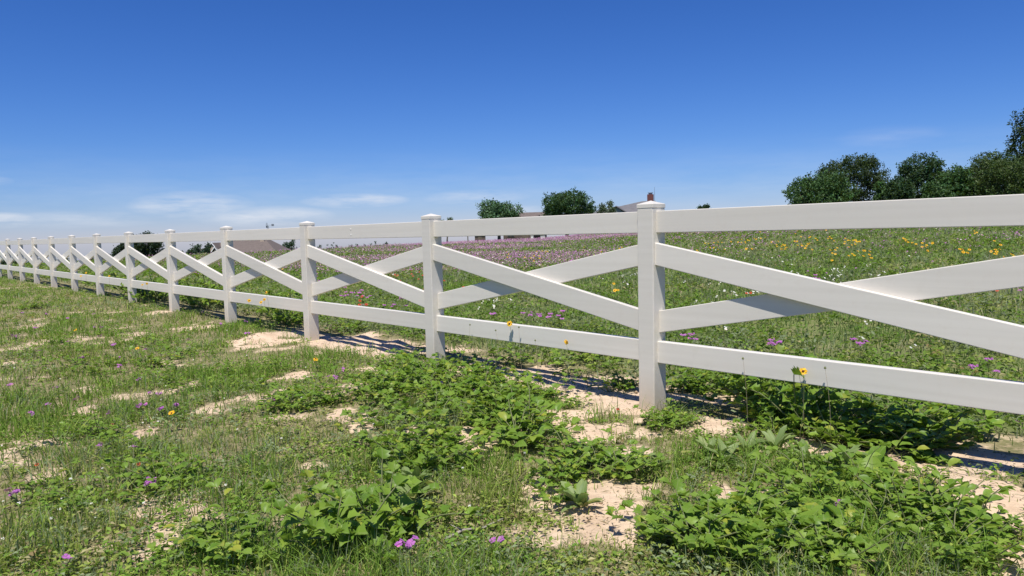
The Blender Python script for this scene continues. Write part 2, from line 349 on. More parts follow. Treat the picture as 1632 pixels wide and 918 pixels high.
LEAF = {k: [leaf_mesh('leaf', k, i * 7 + len(k)) for i in range(4)] for k in ('lobed', 'oval', 'lance')}
for k, mat_ in (('lobed', 'weed'), ('oval', 'weed'), ('lance', 'weedB')):
    for me in LEAF[k]: me.materials.append(M[mat_])
def orient(p, d, up, s):
    y = Vector(d).normalized(); x = y.cross(Vector(up));
    if x.length < 1e-4: x = y.orthogonal()
    x.normalize(); z = x.cross(y)
    return Matrix(((x.x * s, y.x * s, z.x * s, p[0]), (x.y * s, y.y * s, z.y * s, p[1]), (x.z * s, y.z * s, z.z * s, p[2]), (0, 0, 0, 1)))
def weed_leaves(kind, sc, r):
    """stems (polylines) and leaf transforms of one plant, in metres around its base"""
    stems, L = [], []
    if kind == 'lance' or kind == 'rosette':
        n = r.randint(9, 15)
        for i in range(n):
            a = i * 2.4 + r.uniform(-.3, .3); e = r.uniform(.15, 1.0); d = Vector((math.cos(a) * math.cos(e), math.sin(a) * math.cos(e), math.sin(e)))
            s = sc * r.uniform(.075, .13); L.append((orient((d.x * .01, d.y * .01, .008), d, (r.uniform(-.2, .2), r.uniform(-.2, .2), 1), s), 'lance' if kind == 'lance' else 'oval'))
        stems.append([(0, 0, -.02), (0, 0, .02)])
    else:
        for i in range(r.randint(7, 10)):
            a = i * .87 + r.uniform(-.4, .4); e = r.uniform(.10, .85); ln = sc * r.uniform(.10, .26); p = Vector((r.uniform(-.02, .02), r.uniform(-.02, .02), -.01)); pts = [p.copy()]
            d = Vector((math.cos(a) * math.cos(e), math.sin(a) * math.cos(e), math.sin(e))); m = r.randint(4, 6)
            for k in range(m):
                d = (d + Vector((r.uniform(-.2, .2), r.uniform(-.2, .2), .06 - .05 * k))).normalized(); p = p + d * ln / m
                if p.z < .01: p.z = .01
                pts.append(p.copy())
                if k == 0: continue
                aa = a + (1 if k % 2 else -1) * r.uniform(.6, 1.5); ld = Vector((math.cos(aa), math.sin(aa), r.uniform(-.05, .5))).normalized()
                s = sc * r.uniform(.034, .062) * (1.15 - .1 * k)
                L.append((orient(p + ld * .012, ld, (r.uniform(-.5, .5), r.uniform(-.5, .5), 1.1), s), kind))
            for q in range(2):
                aa = a + r.uniform(-1.2, 1.2); ld = Vector((math.cos(aa), math.sin(aa), r.uniform(.1, .9))).normalized()
                L.append((orient(p, ld, (r.uniform(-.4, .4), r.uniform(-.4, .4), 1), sc * r.uniform(.028, .05)), kind))
            stems.append(pts)
    return stems, L
PROTO = {}
for kind in ('lobed', 'oval', 'lance', 'rosette'):
    PROTO[kind] = []
    for i in range(6):
        st, L = weed_leaves(kind, 1.0, random.Random(100 * i + len(kind)))
        mb = MB()
        for pts in st: mb.tube(pts, [.0028 - .0012 * j / len(pts) for j in range(len(pts))], 5)
        sm = mb.mesh('stem', 0, True); sm.materials.append(M['stem'])
        V, Tq = [], []; n0 = 0                          # joined foliage for plants too far off to show single leaves
        for mat_, lk in L:
            me = LEAF[lk][len(V) % 4]; co = [mat_ @ v.co for v in me.vertices]; V += [tuple(c) for c in co]
            Tq += [tuple(j + n0 for j in p.vertices) for p in me.polygons]; n0 += len(co)
        jm = bpy.data.meshes.new('foliage'); jm.from_pydata(V, [], Tq); jm.update(); jm.materials.append(M['weedB' if kind == 'lance' else 'weed'])
        for p in jm.polygons: p.use_smooth = True
        PROTO[kind].append((sm, L, jm))
NAMES = {'lobed': 'lobed_leaf_weed', 'oval': 'broadleaf_weed', 'lance': 'rosette_weed', 'rosette': 'rosette_weed'}
LOOK = {'lobed': 'bright green weed with lobed leaves', 'oval': 'green weed with oval leaves', 'lance': 'grey-green rosette of long narrow leaves', 'rosette': 'low green rosette of broad leaves'}
def weed(kind, x, y, sc, zone):
    d = math.hypot(x, y); sm, L, jm = PROTO[kind][rnd.randrange(6)]
    e = empty(NAMES[kind], (x, y, gz1(x, y)), rnd.uniform(0, 6.28)); e.scale = (sc, sc, sc * rnd.uniform(.8, 1.15) * (1.35 if 'tall clump' in zone or 'bush' in zone else 1.0))
    e.rotation_euler.x = rnd.uniform(-.12, .12); e.rotation_euler.y = rnd.uniform(-.12, .12)
    size = ('tiny ' if sc < .65 else 'small ' if sc < .85 else 'medium ' if sc < 1.05 else 'large ' if sc < 1.3 else 'biggest ') + ('flat ' if e.scale.z / sc < .93 else 'upright ' if e.scale.z / sc > 1.15 else '')
    tag(e, size + LOOK[kind] + ' ' + zone, 'weed', 'weeds ' + zone)
    obj('stem', sm, None, e)
    if d < 4.3:
        for i, (mt, lk) in enumerate(L):
            o = obj('leaf', LEAF[lk][i % 4], None, e); o.matrix_local = mt
    else: obj('foliage', jm, None, e)
# zones read off the photograph: kind, pixel centre, radii, count, scale, where
ZONES = [
    ('oval', 790, 608, 150, 32, 19, 1.1, 'in the bank behind the sand patch'), ('lobed', 730, 650, 190, 44, 20, 1.0, 'in the bank before the fence'),
    ('oval', 830, 690, 50, 28, 6, 1.3, 'at the edge of the bare sand'), ('lobed', 680, 725, 65, 34, 9, 1.1, 'beside the small reddish sand hollow'),
    ('lobed', 570, 850, 50, 40, 6, 1.25, 'in the bush by the dead twig'), ('oval', 600, 620, 60, 16, 5, 1.0, 'among grass between two fence posts'),
    ('lobed', 1245, 648, 75, 30, 12, 1.4, 'in the tall clump under the bottom rail'), ('lobed', 1310, 690, 90, 22, 8, 1.2, 'in the tall clump before the bottom rail'),
    ('oval', 1440, 695, 110, 28, 14, 1.45, 'in the shade below the rail'), ('rosette', 1420, 750, 110, 22, 8, .85, 'in the mat beside the shaded bank'),
    ('lance', 1250, 735, 130, 22, 5, .85, 'in the leafy mat before the tall clump'), ('oval', 1330, 790, 110, 30, 8, .95, 'in the wide leafy mat'),
    ('rosette', 1190, 815, 60, 20, 4, 1.0, 'in the wide leafy mat'), ('lobed', 1130, 850, 90, 35, 9, 1.0, 'at the rim of the sand bowl'),
    ('rosette', 1330, 850, 110, 35, 7, .95, 'in the wide leafy mat'), ('oval', 1480, 850, 90, 45, 9, .95, 'beside the bare track under the fence'), ('lobed', 1260, 890, 140, 25, 7, .9, 'in the wide leafy mat'),
    ('lance', 1090, 735, 70, 18, 4, .9, 'on the hump between the two sand patches'), ('oval', 960, 745, 50, 14, 5, 1.0, 'on the hump between the two sand patches'), ('lobed', 880, 790, 30, 25, 3, .9, 'at the left rim of the sand bowl'),
    ('lance', 930, 812, 8, 5, 1, .9, 'standing alone in the sand bowl'), ('lobed', 1052, 676, 40, 7, 4, .7, 'round the post foot beside the sand'), ('oval', 985, 620, 22, 8, 3, .9, 'in the shade behind the sand'),
    ('oval', 452, 508, 32, 12, 7, 1.75, 'in the bush before the sandy mound'), ('oval', 325, 490, 27, 10, 7, 1.9, 'in the bush between two fence posts'), ('oval', 238, 478, 25, 8, 7, 2.1, 'in the dark bush between two fence posts'),
    ('oval', 165, 455, 30, 6, 5, 1.9, 'at the foot of the fence'), ('oval', 560, 528, 25, 5, 3, 1.1, 'in the shade of the fence rail'), ('oval', 640, 580, 30, 8, 4, .9, 'by the sandy scrape'), ('rosette', 660, 560, 20, 6, 3, 1.0, 'by the sandy scrape'),
    ('oval', 250, 780, 60, 25, 5, .8, 'among grass and purple flowers'), ('oval', 100, 800, 60, 30, 4, .7, 'among grass and purple flowers'), ('lobed', 130, 560, 120, 40, 8, .9, 'scattered in the patchy field grass'),
    ('lobed', 330, 600, 120, 40, 7, .85, 'scattered in the patchy field grass'), ('oval', 480, 640, 80, 30, 5, .9, 'scattered in the patchy field grass'), ('lance', 660, 790, 30, 14, 3, 1.0, 'by the bushy clump'), ('lance', 640, 660, 20, 10, 2, .8, 'by the bushy clump'),
    ('oval', 200, 700, 120, 40, 5, .7, 'scattered in the patchy field grass'), ('oval', 1560, 870, 50, 30, 5, .8, 'on the bare track under the fence'), ('oval', 60, 480, 50, 15, 4, 1.0, 'scattered in the patchy field grass'),
    ('oval', 960, 580, 40, 10, 3, 1.2, 'in the meadow edge behind the rail'), ('lobed', 1120, 620, 50, 10, 4, 1.2, 'in the meadow edge behind the rail'), ('oval', 360, 880, 60, 25, 3, .8, 'beside the pale sand scrape')]
for kind, px, py, rx, ry, n, sc, zone in ZONES:
    for i in range(int(n * 1.55 + .5) if n > 1 else 1):
        a = rnd.uniform(0, 6.28); q = math.sqrt(rnd.random()); x, y = flat(px + rx * q * math.cos(a), py + ry * q * math.sin(a))
        for _ in range(8):                             # most weeds keep off the open sand
            if n == 1 or float(bare(np.array([x]), np.array([y]))[0]) < .6 or 'foot' in zone or 'rail' in zone or 'shade' in zone or 'bush' in zone: break
            a = rnd.uniform(0, 6.28); q = math.sqrt(rnd.random()); x, y = flat(px + rx * q * math.cos(a), py + ry * q * math.sin(a))
        else:
            if rnd.random() < .7: continue
        weed(kind, x, y, sc * rnd.uniform(.75, 1.25), zone)

# ------------------------------------------------------------------ grass and ground cover (uncountable: one object each)
def blades(P, h, w, colr, lean=.5, segs=2):
    n = len(P); a = rng.uniform(0, 2 * np.pi, n); la = rng.uniform(0, 2 * np.pi, n); le = np.abs(rng.normal(0, lean, n))
    side = np.stack([np.cos(a), np.sin(a), np.zeros(n)], 1); ld = np.stack([np.cos(la), np.sin(la), np.zeros(n)], 1) * le[:, None]
    rows = []
    for k in range(segs + 1):
        t = k / segs; c = P + np.stack([np.zeros(n), np.zeros(n), h * t * (1 - .25 * np.minimum(le, 1.4) * t)], 1) + ld * (h * t * t)[:, None]
        if k < segs: ww = (w * (1 - .45 * t) / 2)[:, None]; rows += [c - side * ww, c + side * ww]
        else: rows += [c]
    m = 2 * segs + 1; V = np.stack(rows, 1).reshape(-1, 3); b0 = np.arange(n)[:, None] * m; tr = []
    for k in range(segs - 1): tr += [b0 + [2 * k, 2 * k + 1, 2 * k + 3], b0 + [2 * k, 2 * k + 3, 2 * k + 2]]
    tr += [b0 + [2 * segs - 2, 2 * segs - 1, 2 * segs]]
    return V, np.concatenate(tr), np.repeat(colr, m, 0)
def diamonds(P, d, up, L, w, colr, fold=.25):
    d = d / np.linalg.norm(d, axis=1, keepdims=True); s = np.cross(d, up); s /= np.linalg.norm(s, axis=1, keepdims=True) + 1e-9; nn = np.cross(s, d)
    L = L[:, None]; w = w[:, None]; mid = P + d * L * .5
    V = np.stack([P, mid - s * w / 2 + nn * w * fold, P + d * L - nn * L * .12, mid + s * w / 2 + nn * w * fold], 1).reshape(-1, 3)
    b0 = np.arange(len(P))[:, None] * 4; return V, np.concatenate([b0 + [0, 2, 1], b0 + [0, 3, 2]]), np.repeat(colr, 4, 0)
def scatter(n, r0, r1, power, half):
    """radial scatter round the viewer: density falls off as r^-power"""
    e = 2 - power; u = rng.random(n); r = (r0 ** e + u * (r1 ** e - r0 ** e)) ** (1 / e); a = rng.uniform(-half, half, n)
    return r * np.sin(a), r * np.cos(a), r
PAL = np.array([(.135, .25, .032), (.195, .315, .048), (.28, .35, .07), (.40, .36, .18), (.225, .28, .145), (.27, .20, .095)])
def palette(x, y, wts):
    n = len(x); w = np.array(wts)[None, :] * np.ones((n, 1)); p1 = fbm(x, y, 1.1, 3); p2 = fbm(x, y, .8, 6)
    w[:, 0] *= np.clip(3.2 * p1 - .8, .1, 3); w[:, 1] *= np.clip(3.2 * p1 - .9, .1, 3); w[:, 3] *= np.clip(3.4 - 5.2 * p1, .05, 3); w[:, 4] *= np.clip(9 * (p2 - .45), .03, 5); w[:, 5] *= np.clip(6 * (.42 - p2), .05, 4)
    c = (w / w.sum(1, keepdims=True)).cumsum(1); i = (rng.random(n)[:, None] > c).sum(1).clip(0, 5)
    return PAL[i] * rng.uniform(.8, 1.25, (n, 1))
def join(name, parts, mat, label=None, cat=None):
    V, T_, C_ = [], [], []; k = 0
    for v, t, c in parts: V.append(v); T_.append(t + k); C_.append(c); k += len(v)
    o = obj(name, arr_mesh(name, np.concatenate(V), np.concatenate(T_), np.concatenate(C_)), mat); o['kind'] = 'stuff'
    return tag(o, label, cat)
# roadside of the fence: short tufted grass with bare gaps
x, y, r = scatter(560000, 1.5, 34, 1.5, 1.0); b = behind(x, y); br = bare(x, y)
dens = .45 + .55 * sstep(.32, .55, fbm(x, y, .16, 2)); keep = (b < .25) & (rng.random(len(x)) < (1 - br) ** 1.8 * dens + .02)
x, y, r = x[keep], y[keep], r[keep]; tall = .65 + 1.0 * sstep(.42, .66, fbm(x, y, .45, 4))
h = rng.uniform(.025, .10, len(x)) * tall; wd = rng.uniform(.0024, .0046, len(x)) * (1 + r / 9)
front = [blades(np.stack([x, y, gz(x, y) - .004], 1), h, wd, palette(x, y, (1.7, 1.9, 1.0, .13, .6, .12)), .85)]
join('grass', front, M['grass'], 'short patchy grass on the near side of the fence', 'grass')
# tiny-leaved forbs between the grass
x, y, r = scatter(44000, 1.5, 26, 1.45, 1.0); b = behind(x, y); keep = (b < .3) & (rng.random(len(x)) < (1 - bare(x, y)) * sstep(.42, .6, fbm(x, y, .4, 7)) + .012)
x, y, r = x[keep], y[keep], r[keep]; n = len(x); kq = 9
bx = np.repeat(x, kq) + rng.normal(0, .022, n * kq); by = np.repeat(y, kq) + rng.normal(0, .022, n * kq); rz = np.repeat(r, kq)
a = rng.uniform(0, 6.283, n * kq); dd = np.stack([np.cos(a), np.sin(a), rng.uniform(-.1, .7, n * kq)], 1); upv = np.stack([rng.normal(0, .35, n * kq), rng.normal(0, .35, n * kq), np.ones(n * kq)], 1)
pc = palette(x, y, (1.3, 1.6, .7, .15, .9, .15)); hh = np.repeat(rng.uniform(.01, .07, n), kq) * rng.random(n * kq) + .004; LL = rng.uniform(.012, .03, n * kq) * (1 + rz / 22)
join('ground_cover', [diamonds(np.stack([bx, by, gz(bx, by) + hh], 1), dd, upv, LL, LL * .5, np.repeat(pc, kq, 0))], M['grass'], 'small-leaved weeds creeping between the grass tufts', 'ground cover')
# dead stems, straw and clods lying about
x, y, r = scatter(42000, 1.5, 16, 1.4, 1.0); b = behind(x, y); keep = (b < 1.0) & (rng.random(len(x)) < .35 + .4 * bare(x, y)); x, y, r = x[keep], y[keep], r[keep]; n = len(x); a = rng.uniform(0, 6.283, n)
dd = np.stack([np.cos(a), np.sin(a), rng.normal(0, .12, n)], 1); LL = rng.uniform(.012, .07, n) * rng.uniform(.4, 1, n); cl = rng.random((n, 1)); lc = np.where(cl < .5, np.array([(.40, .32, .20)]), np.where(cl < .8, np.array([(.20, .14, .085)]), np.array([(.52, .47, .36)])))
join('plant_litter', [diamonds(np.stack([x, y, gz(x, y) + .006 + rng.random(n) * .008], 1), dd, np.tile((0, 0, 1.0), (n, 1)) + rng.normal(0, .3, (n, 3)), LL, np.minimum(LL * .3, .004) + (LL < .02) * .006, lc * rng.uniform(.7, 1.2, (n, 1)))], M['grass'], 'dry straw and dead bits strewn on the sandy soil', 'litter')
x, y, r = scatter(16000, 1.5, 12, 1.3, 1.0); keep = (behind(x, y) < 1.0) & (rng.random(len(x)) < bare(x, y) ** 1.5); x, y = x[keep], y[keep]; n = len(x); sz_ = rng.uniform(.003, .009, n) * rng.choice([.6, 1, 1.8], n, p=[.6, .33, .07])
oc = np.array([(1, 0, 0), (0, 1, 0), (-1, 0, 0), (0, -1, 0), (0, 0, 1), (0, 0, -1)], float)[None] * rng.uniform(.6, 1.4, (n, 6, 1)) * sz_[:, None, None]; oc[:, :, 2] *= .7; oc += np.stack([x, y, gz(x, y) + .004], 1)[:, None, :]
ot = (np.arange(n)[:, None, None] * 6 + np.array([(0, 1, 4), (1, 2, 4), (2, 3, 4), (3, 0, 4), (1, 0, 5), (2, 1, 5), (3, 2, 5), (0, 3, 5)])[None]).reshape(-1, 3)
oco = np.array([(.46, .335, .225)]) * rng.uniform(.6, 1.15, (n, 1)); so = obj('sand_clods', arr_mesh('sand_clods', oc.reshape(-1, 3), ot, np.repeat(oco, 6, 0)), None); cm, cnt, cout = newmat('clod'); cb_ = N(cnt, 'ShaderNodeBsdfPrincipled', {'Base Color': N(cnt, 'ShaderNodeAttribute', attribute_name='Col').outputs['Color'], 'Roughness': .95}); cnt.links.new(cb_.outputs[0], cout.inputs[0]); so.data.materials.append(cm)
tag(so, 'small clods and grit on the bare sand patches', 'grit', kind='stuff')
# meadow behind the fence: leafy forbs and grass
x, y, r = scatter(26000, 4, 60, 1.6, .9); b = behind(x, y); keep = (b > .6) & (rng.random(len(x)) < .25 + .75 * sstep(.42, .6, fbm(x, y, .8, 7))); x, y, r = x[keep], y[keep], r[keep]; n = len(x)
bx = np.repeat(x, kq) + rng.normal(0, .03, n * kq) * np.repeat(1 + r / 15, kq); by = np.repeat(y, kq) + rng.normal(0, .03, n * kq) * np.repeat(1 + r / 15, kq); rz = np.repeat(r, kq); a = rng.uniform(0, 6.283, n * kq)
dd = np.stack([np.cos(a), np.sin(a), rng.uniform(-.1, .9, n * kq)], 1); upv = np.stack([rng.normal(0, .4, n * kq), rng.normal(0, .4, n * kq), np.ones(n * kq)], 1); LL = rng.uniform(.02, .045, n * kq) * (1 + rz / 14)
hh = np.repeat(rng.uniform(.05, .2, n), kq) * rng.uniform(.3, 1, n * kq)
forbs = [diamonds(np.stack([bx, by, gz(bx, by) + hh], 1), dd, upv, LL, LL * .5, np.repeat(palette(x, y, (1.5, 1.4, .4, .1, 1.5, .05)) * .82, kq, 0))]
x, y, r = scatter(420000, 3.5, 125, 1.62, .95); b = behind(x, y); edge = sstep(.35, 1.1, b + (fbm(x, y, .5, 3) - .5) * .8)
keep = (b > .25) & (rng.random(len(x)) < edge * (.6 + .4 * sstep(.3, .55, fbm(x, y, .5, 5)))); x, y, r, b = x[keep], y[keep], r[keep], b[keep]
h = rng.uniform(.04, .15, len(x)) * (.75 + .8 * sstep(2, 9, b)) * (.7 + .6 * fbm(x, y, 1.7, 2)); wd = rng.uniform(.003, .006, len(x)) * (1 + r / 7)
pc = palette(x, y, (1.5, 1.5, .6, .25, 1.4, .1)) * .9; pf = palette(x, y, (.7, .8, .7, 1.1, 1.0, 1.2)); f_ = sstep(7, 32, r)[:, None]; pc = np.where(rng.random((len(x), 1)) < f_, pf, pc); pc = pc * .78 + pc.mean(1, keepdims=True) * .24
join('meadow_grass', [blades(np.stack([x, y, gz(x, y) - .005], 1), h, wd, pc, .85)] + forbs, M['grass'], 'tall green meadow grass behind the fence', 'grass')

# ------------------------------------------------------------------ flowers
def petal_ring(n, L, w, tilt, notch=False, z=0.0):
    mb = MB()
    for i in range(n):
        a = 2 * math.pi * i / n; ca, sa = math.cos(a), math.sin(a); pts = [(.12 * L, -.12 * w), (.6 * L, -.45 * w), (.95 * L, -.32 * w), ((.88 if notch else 1.02) * L, 0), (.95 * L, .32 * w), (.6 * L, .45 * w), (.12 * L, .12 * w)]
        mb.add([(u * ca - v * sa, u * sa + v * ca, z + u * tilt + .002 * (i % 2)) for u, v in pts], [tuple(range(7))])
    return mb
def dome(r_, h_, n=8):
    mb = MB(); vs = [(0, 0, h_)]
    for k, (q, zz) in enumerate(((.6, .75), (1.0, .15), (.8, -.25))): vs += [(r_ * q * math.cos(6.283 * i / n), r_ * q * math.sin(6.283 * i / n), h_ * zz) for i in range(n)]
    fs = [(0, 1 + i, 1 + (i + 1) % n) for i in range(n)]
    for k in range(2): fs += [(1 + k * n + i, 1 + (k + 1) * n + i, 1 + (k + 1) * n + (i + 1) % n, 1 + k * n + (i + 1) % n) for i in range(n)]
    return mb.add(vs, fs)
PETS = []
for i in range(4):
    pr_ = petal_ring(8 - i % 2, .026, .021, (.12, -.25, .35, .0)[i], True); pr_.v = [(v[0] * rnd.uniform(.85, 1.12), v[1] * rnd.uniform(.85, 1.12), v[2] + rnd.uniform(-.004, .004)) for v in pr_.v]
    PETS.append(pr_.mesh('petals')); PETS[-1].materials.append(M['yellow'])
eye_me = dome(.0085, .008).mesh('flower_eye', 0, True); eye_me.materials.append(M['brown'])
blo_me = petal_ring(5, .0125, .013, .1).mesh('blossom'); blo_me.materials.append(M['purple'])
bud_me = dome(.007, .011).mesh('bud', 0, True); bud_me.materials.append(M['stem'])
def stem_to(root, top, bend, rad=.0016, mat='stem', leaves=True):
    top = Vector(top); mb = MB(); pts = [(bend[0] * math.sin(t * 3.14), bend[1] * math.sin(t * 3.14), 0) for t in (0, .25, .5, .75, 1)]
    pts = [Vector(p) + top * t + Vector((0, 0, -.01 if t == 0 else 0)) for p, t in zip(pts, (0, .25, .5, .75, 1))]
    mb.tube(pts, [rad * (1.2 - .5 * i / 4) for i in range(5)], 5); o = obj('stem', mb.mesh('stem', 0, True), M[mat], root)
    if leaves:
        for i in (1, 2): lf = obj('leaf', LEAF['lance'][i], None, root); a = rnd.uniform(0, 6.28); lf.matrix_local = orient(pts[i], (math.cos(a), math.sin(a), .6), (0, 0, 1), .045)
    return o
def coreopsis(head, root_xy, face, label, group):
    gx_, gy_ = root_xy; g = gz1(gx_, gy_); e = empty('yellow_flower', (gx_, gy_, g)); tag(e, label, 'flower', group)
    t = (head[0] - gx_, head[1] - gy_, head[2] - g); stem_to(e, t, (rnd.uniform(-.03, .03), rnd.uniform(-.03, .03)))
    q = Vector(face).to_track_quat('Z', 'Y').to_matrix().to_4x4(); hd = Matrix.Translation(t) @ q
    hd = hd @ Matrix.Scale(rnd.uniform(.72, 1.05), 4); o = obj('petals', rnd.choice(PETS), None, e); o.matrix_local = hd @ Matrix.Rotation(rnd.uniform(0, 1), 4, 'Z'); o = obj('flower_eye', eye_me, None, e); o.matrix_local = hd @ Matrix.Translation((0, 0, .004))
def fence_pt(px, py, bdep):
    d = ray(px, py); nrm = np.array([FN[0], FN[1], 0]); c = np.array([*F(0, bdep), 0]); o_ = np.array([0, 0, EYE]); t = ((c - o_) @ nrm) / (d @ nrm); return o_ + d * t
for i, (px, py, bd, lb) in enumerate([(812, 516, 0.0, 'yellow flower with dark eye standing at the bottom rail top edge'), (903, 545, 0.0, 'yellow flower on a thin stem before the bottom rail middle'), (1280, 592, .0, 'drooping yellow flower between two bare stalks before the bottom rail'),
        (424, 466, -.05, 'topmost yellow flower of the bunch by the sandy mound'), (421, 477, -.08, 'yellow flower just under the topmost bloom by the sandy mound'), (397, 479, -.10, 'yellow flower of the mound bunch leaning off to the side'), (416, 482, -.15, 'lowest yellow flower of the bunch by the sandy mound'),
        (234, 452, -.05, 'yellow flower before the bottom rail over the dark bush'), (227, 454, -.05, 'smaller yellow flower before the bottom rail over the dark bush'), (137, 435, -.05, 'yellow flower above the rail further down the fence'), (129, 440, -.1, 'yellow flower beside another further down the fence'), (174, 440, -.05, 'single yellow flower at the rail between two further posts')]):
    hp = fence_pt(px, py, bd); rt = hp[:2] + np.array([rnd.uniform(-.05, .05), rnd.uniform(-.06, .0)]); coreopsis(hp, rt, (rnd.uniform(-.9, .9), -1, rnd.uniform(-.3, 1.2)), lb, 'yellow flowers along the fence')
for i, (px, py) in enumerate([(219, 556), (120, 526), (503, 572), (274, 659), (140, 456)]):
    x, y = on_ground(px, py, .12); coreopsis((x, y, gz1(x, y) + .12), (x + rnd.uniform(-.02, .02), y + .02), (rnd.uniform(-.4, .4), -.6, 1), 'yellow flower with dark eye low in the patchy field grass', 'yellow flowers low in the patchy grass')
# bare seed stalks before the bottom rail
for px, py, lb in [(1184, 572, 'thin bent stalk with a dark bud before the bottom rail'), (1315, 587, 'upright stalk with a yellow-green bud beside the drooping flower'), (1272, 588, 'thin bare stalk beside the drooping yellow flower'), (790, 527, 'dark seed stalk beside the yellow flower at the rail'), (827, 522, 'dark upright seed head beside the yellow flower at the rail'), (853, 543, 'short bare seed stalk between two yellow flowers'), (749, 518, 'forked dry stalk before the bottom rail by a post')]:
    hp = fence_pt(px, py, .0); e = empty('seed_stalk', (hp[0] + .02, hp[1] - .02, gz1(hp[0], hp[1]))); tag(e, lb, 'stalk', 'seed stalks before the bottom rail')
    t = (-.02, .02, hp[2] - e.location.z); stem_to(e, t, (rnd.uniform(-.02, .02), 0), .0012, 'dry', False); o = obj('bud', bud_me, None, e); o.matrix_local = Matrix.Translation(t)
def phlox(x, y, h_, n, label, group, sc=1.0):
    e = empty('purple_flower', (x, y, gz1(x, y)), rnd.uniform(0, 6.28)); tag(e, label, 'flower', group); stem_to(e, (0, 0, h_), (rnd.uniform(-.01, .01), rnd.uniform(-.01, .01)))
    for k in range(n):
        q = Vector((rnd.uniform(-.5, .5), rnd.uniform(-.9, .2), 1)).to_track_quat('Z', 'Y').to_matrix().to_4x4(); s = rnd.uniform(.9, 1.25) * sc
        o = obj('blossom', blo_me, None, e); o.matrix_local = Matrix.Translation((rnd.uniform(-.02, .02) * sc, rnd.uniform(-.02, .02) * sc, h_ + rnd.uniform(-.012, .01))) @ q @ Matrix.Scale(s, 4)
NEARP = [(541, 592), (546, 588), (526, 600), (536, 601), (755, 620), (14, 780), (24, 783), (105, 893), (243, 765), (236, 769), (657, 861), (645, 866), (793, 857), (1341, 801), (1425, 638), (1473, 646), (1625, 672), (218, 646), (229, 643), (238, 626), (253, 628), (191, 583), (88, 615), (40, 603), (131, 570), (57, 523), (36, 498), (162, 522), (108, 507), (300, 540), (110, 545), (500, 532), (60, 560), (705, 610), (20, 535), (75, 500), (150, 500)]
NEARP += [(rnd.uniform(0, 520), rnd.uniform(495, 720)) for _ in range(22)]
for px, py in NEARP:
    x, y = on_ground(px, py, .07); pl = 'in the leafy mat' if px > 1000 else ('beside the dense weed bank' if 500 < px else 'low in the patchy field grass')
    phlox(x, y, .07, rnd.randint(3, 6), 'small cluster of purple five-petalled flowers ' + pl, 'purple flowers ' + pl, .95)
def head_mesh(name, mat, ring, stem_h, extra=None, stem=True):
    mb = MB()
    if stem: mb.tube([(0, 0, -.02), (.006, 0, stem_h * .5), (0, 0, stem_h)], [.002, .0018, .0015], 4)
    nf = len(mb.f); mb.add([(v[0], v[1], v[2] + stem_h) for v in ring.v], ring.f); ng = len(mb.f)
    if extra: mb.add([(v[0], v[1], v[2] + stem_h + .003) for v in extra.v], extra.f)
    me = mb.mesh(name); me.materials.append(M['stem']); me.materials.append(M[mat]); me.materials.append(M['brown'])
    for i, p in enumerate(me.polygons): p.material_index = 0 if i < nf else (1 if i < ng else 2)
    return me
def tilted(mb, ax, s=1.0):
    q = Matrix.Rotation(ax, 3, 'X'); mb.v = [tuple(q @ Vector(v) * s) for v in mb.v]; return mb
wht = head_mesh('white_flower', 'white', tilted(petal_ring(7, .0065, .005, .05), .4), .05)
for i in range(70):
    px = rnd.uniform(0, 520) if i < 52 else rnd.uniform(520, 1500); py = rnd.uniform(500, 905)
    x, y = flat(px, py)
    if behind(x, y) > -.1: continue
    o = obj('white_flower', wht, None, None, (x, y, gz1(x, y))); o.scale = (rnd.uniform(.8, 1.2),) * 3; o.rotation_euler.z = rnd.uniform(-.6, .6); tag(o, 'tiny white flower in the patchy field grass', 'flower', 'tiny white flowers in the patchy grass')
redm = head_mesh('red_flower', 'red', tilted(petal_ring(7, .010, .009, .05), .5), .06, tilted(dome(.006, .006), .5))
for px, py in [(222, 762), (52, 512), (60, 760), (985, 868 - 200), (180, 690)]:
    x, y = flat(px, py); o = obj('red_flower', redm, None, None, (x, y, gz1(x, y))); tag(o, 'small red flower low in the patchy grass', 'flower', 'small red flowers in the patchy grass')
# meadow flowers: up to 300 of a kind as single plants
def bunch(ring_fn, n, spread, hz):
    mb = MB()
    for k in range(n):
        g = ring_fn(); ox, oy, oz = rnd.uniform(-spread, spread), rnd.uniform(-spread, spread), rnd.uniform(-hz, hz); mb.add([(v[0] + ox, v[1] + oy, v[2] + oz) for v in g.v], g.f)
    return mb
yel_m = [head_mesh('yellow_flower', 'yellow', tilted(petal_ring(8, .025, .021, .1), .5 + .2 * i), .30, tilted(dome(.010, .008), .5 + .2 * i)) for i in range(3)]
pur_m = [head_mesh('purple_flower', 'purple', bunch(lambda: tilted(petal_ring(5, .0095, .0105, .08), rnd.uniform(.1, 1.0)), 5 + 2 * i, .022, .010), .20) for i in range(3)]
whi_m = [head_mesh('white_flower', 'white', bunch(lambda: tilted(petal_ring(6, .010, .009, .05), rnd.uniform(.2, .9)), 2 + i, .03, .02), .22) for i in range(3)]
red_m = [head_mesh('red_flower', 'red', tilted(petal_ring(8, .020, .017, .06), .5 + .2 * i), .24, tilted(dome(.008, .006), .5)) for i in range(3)]
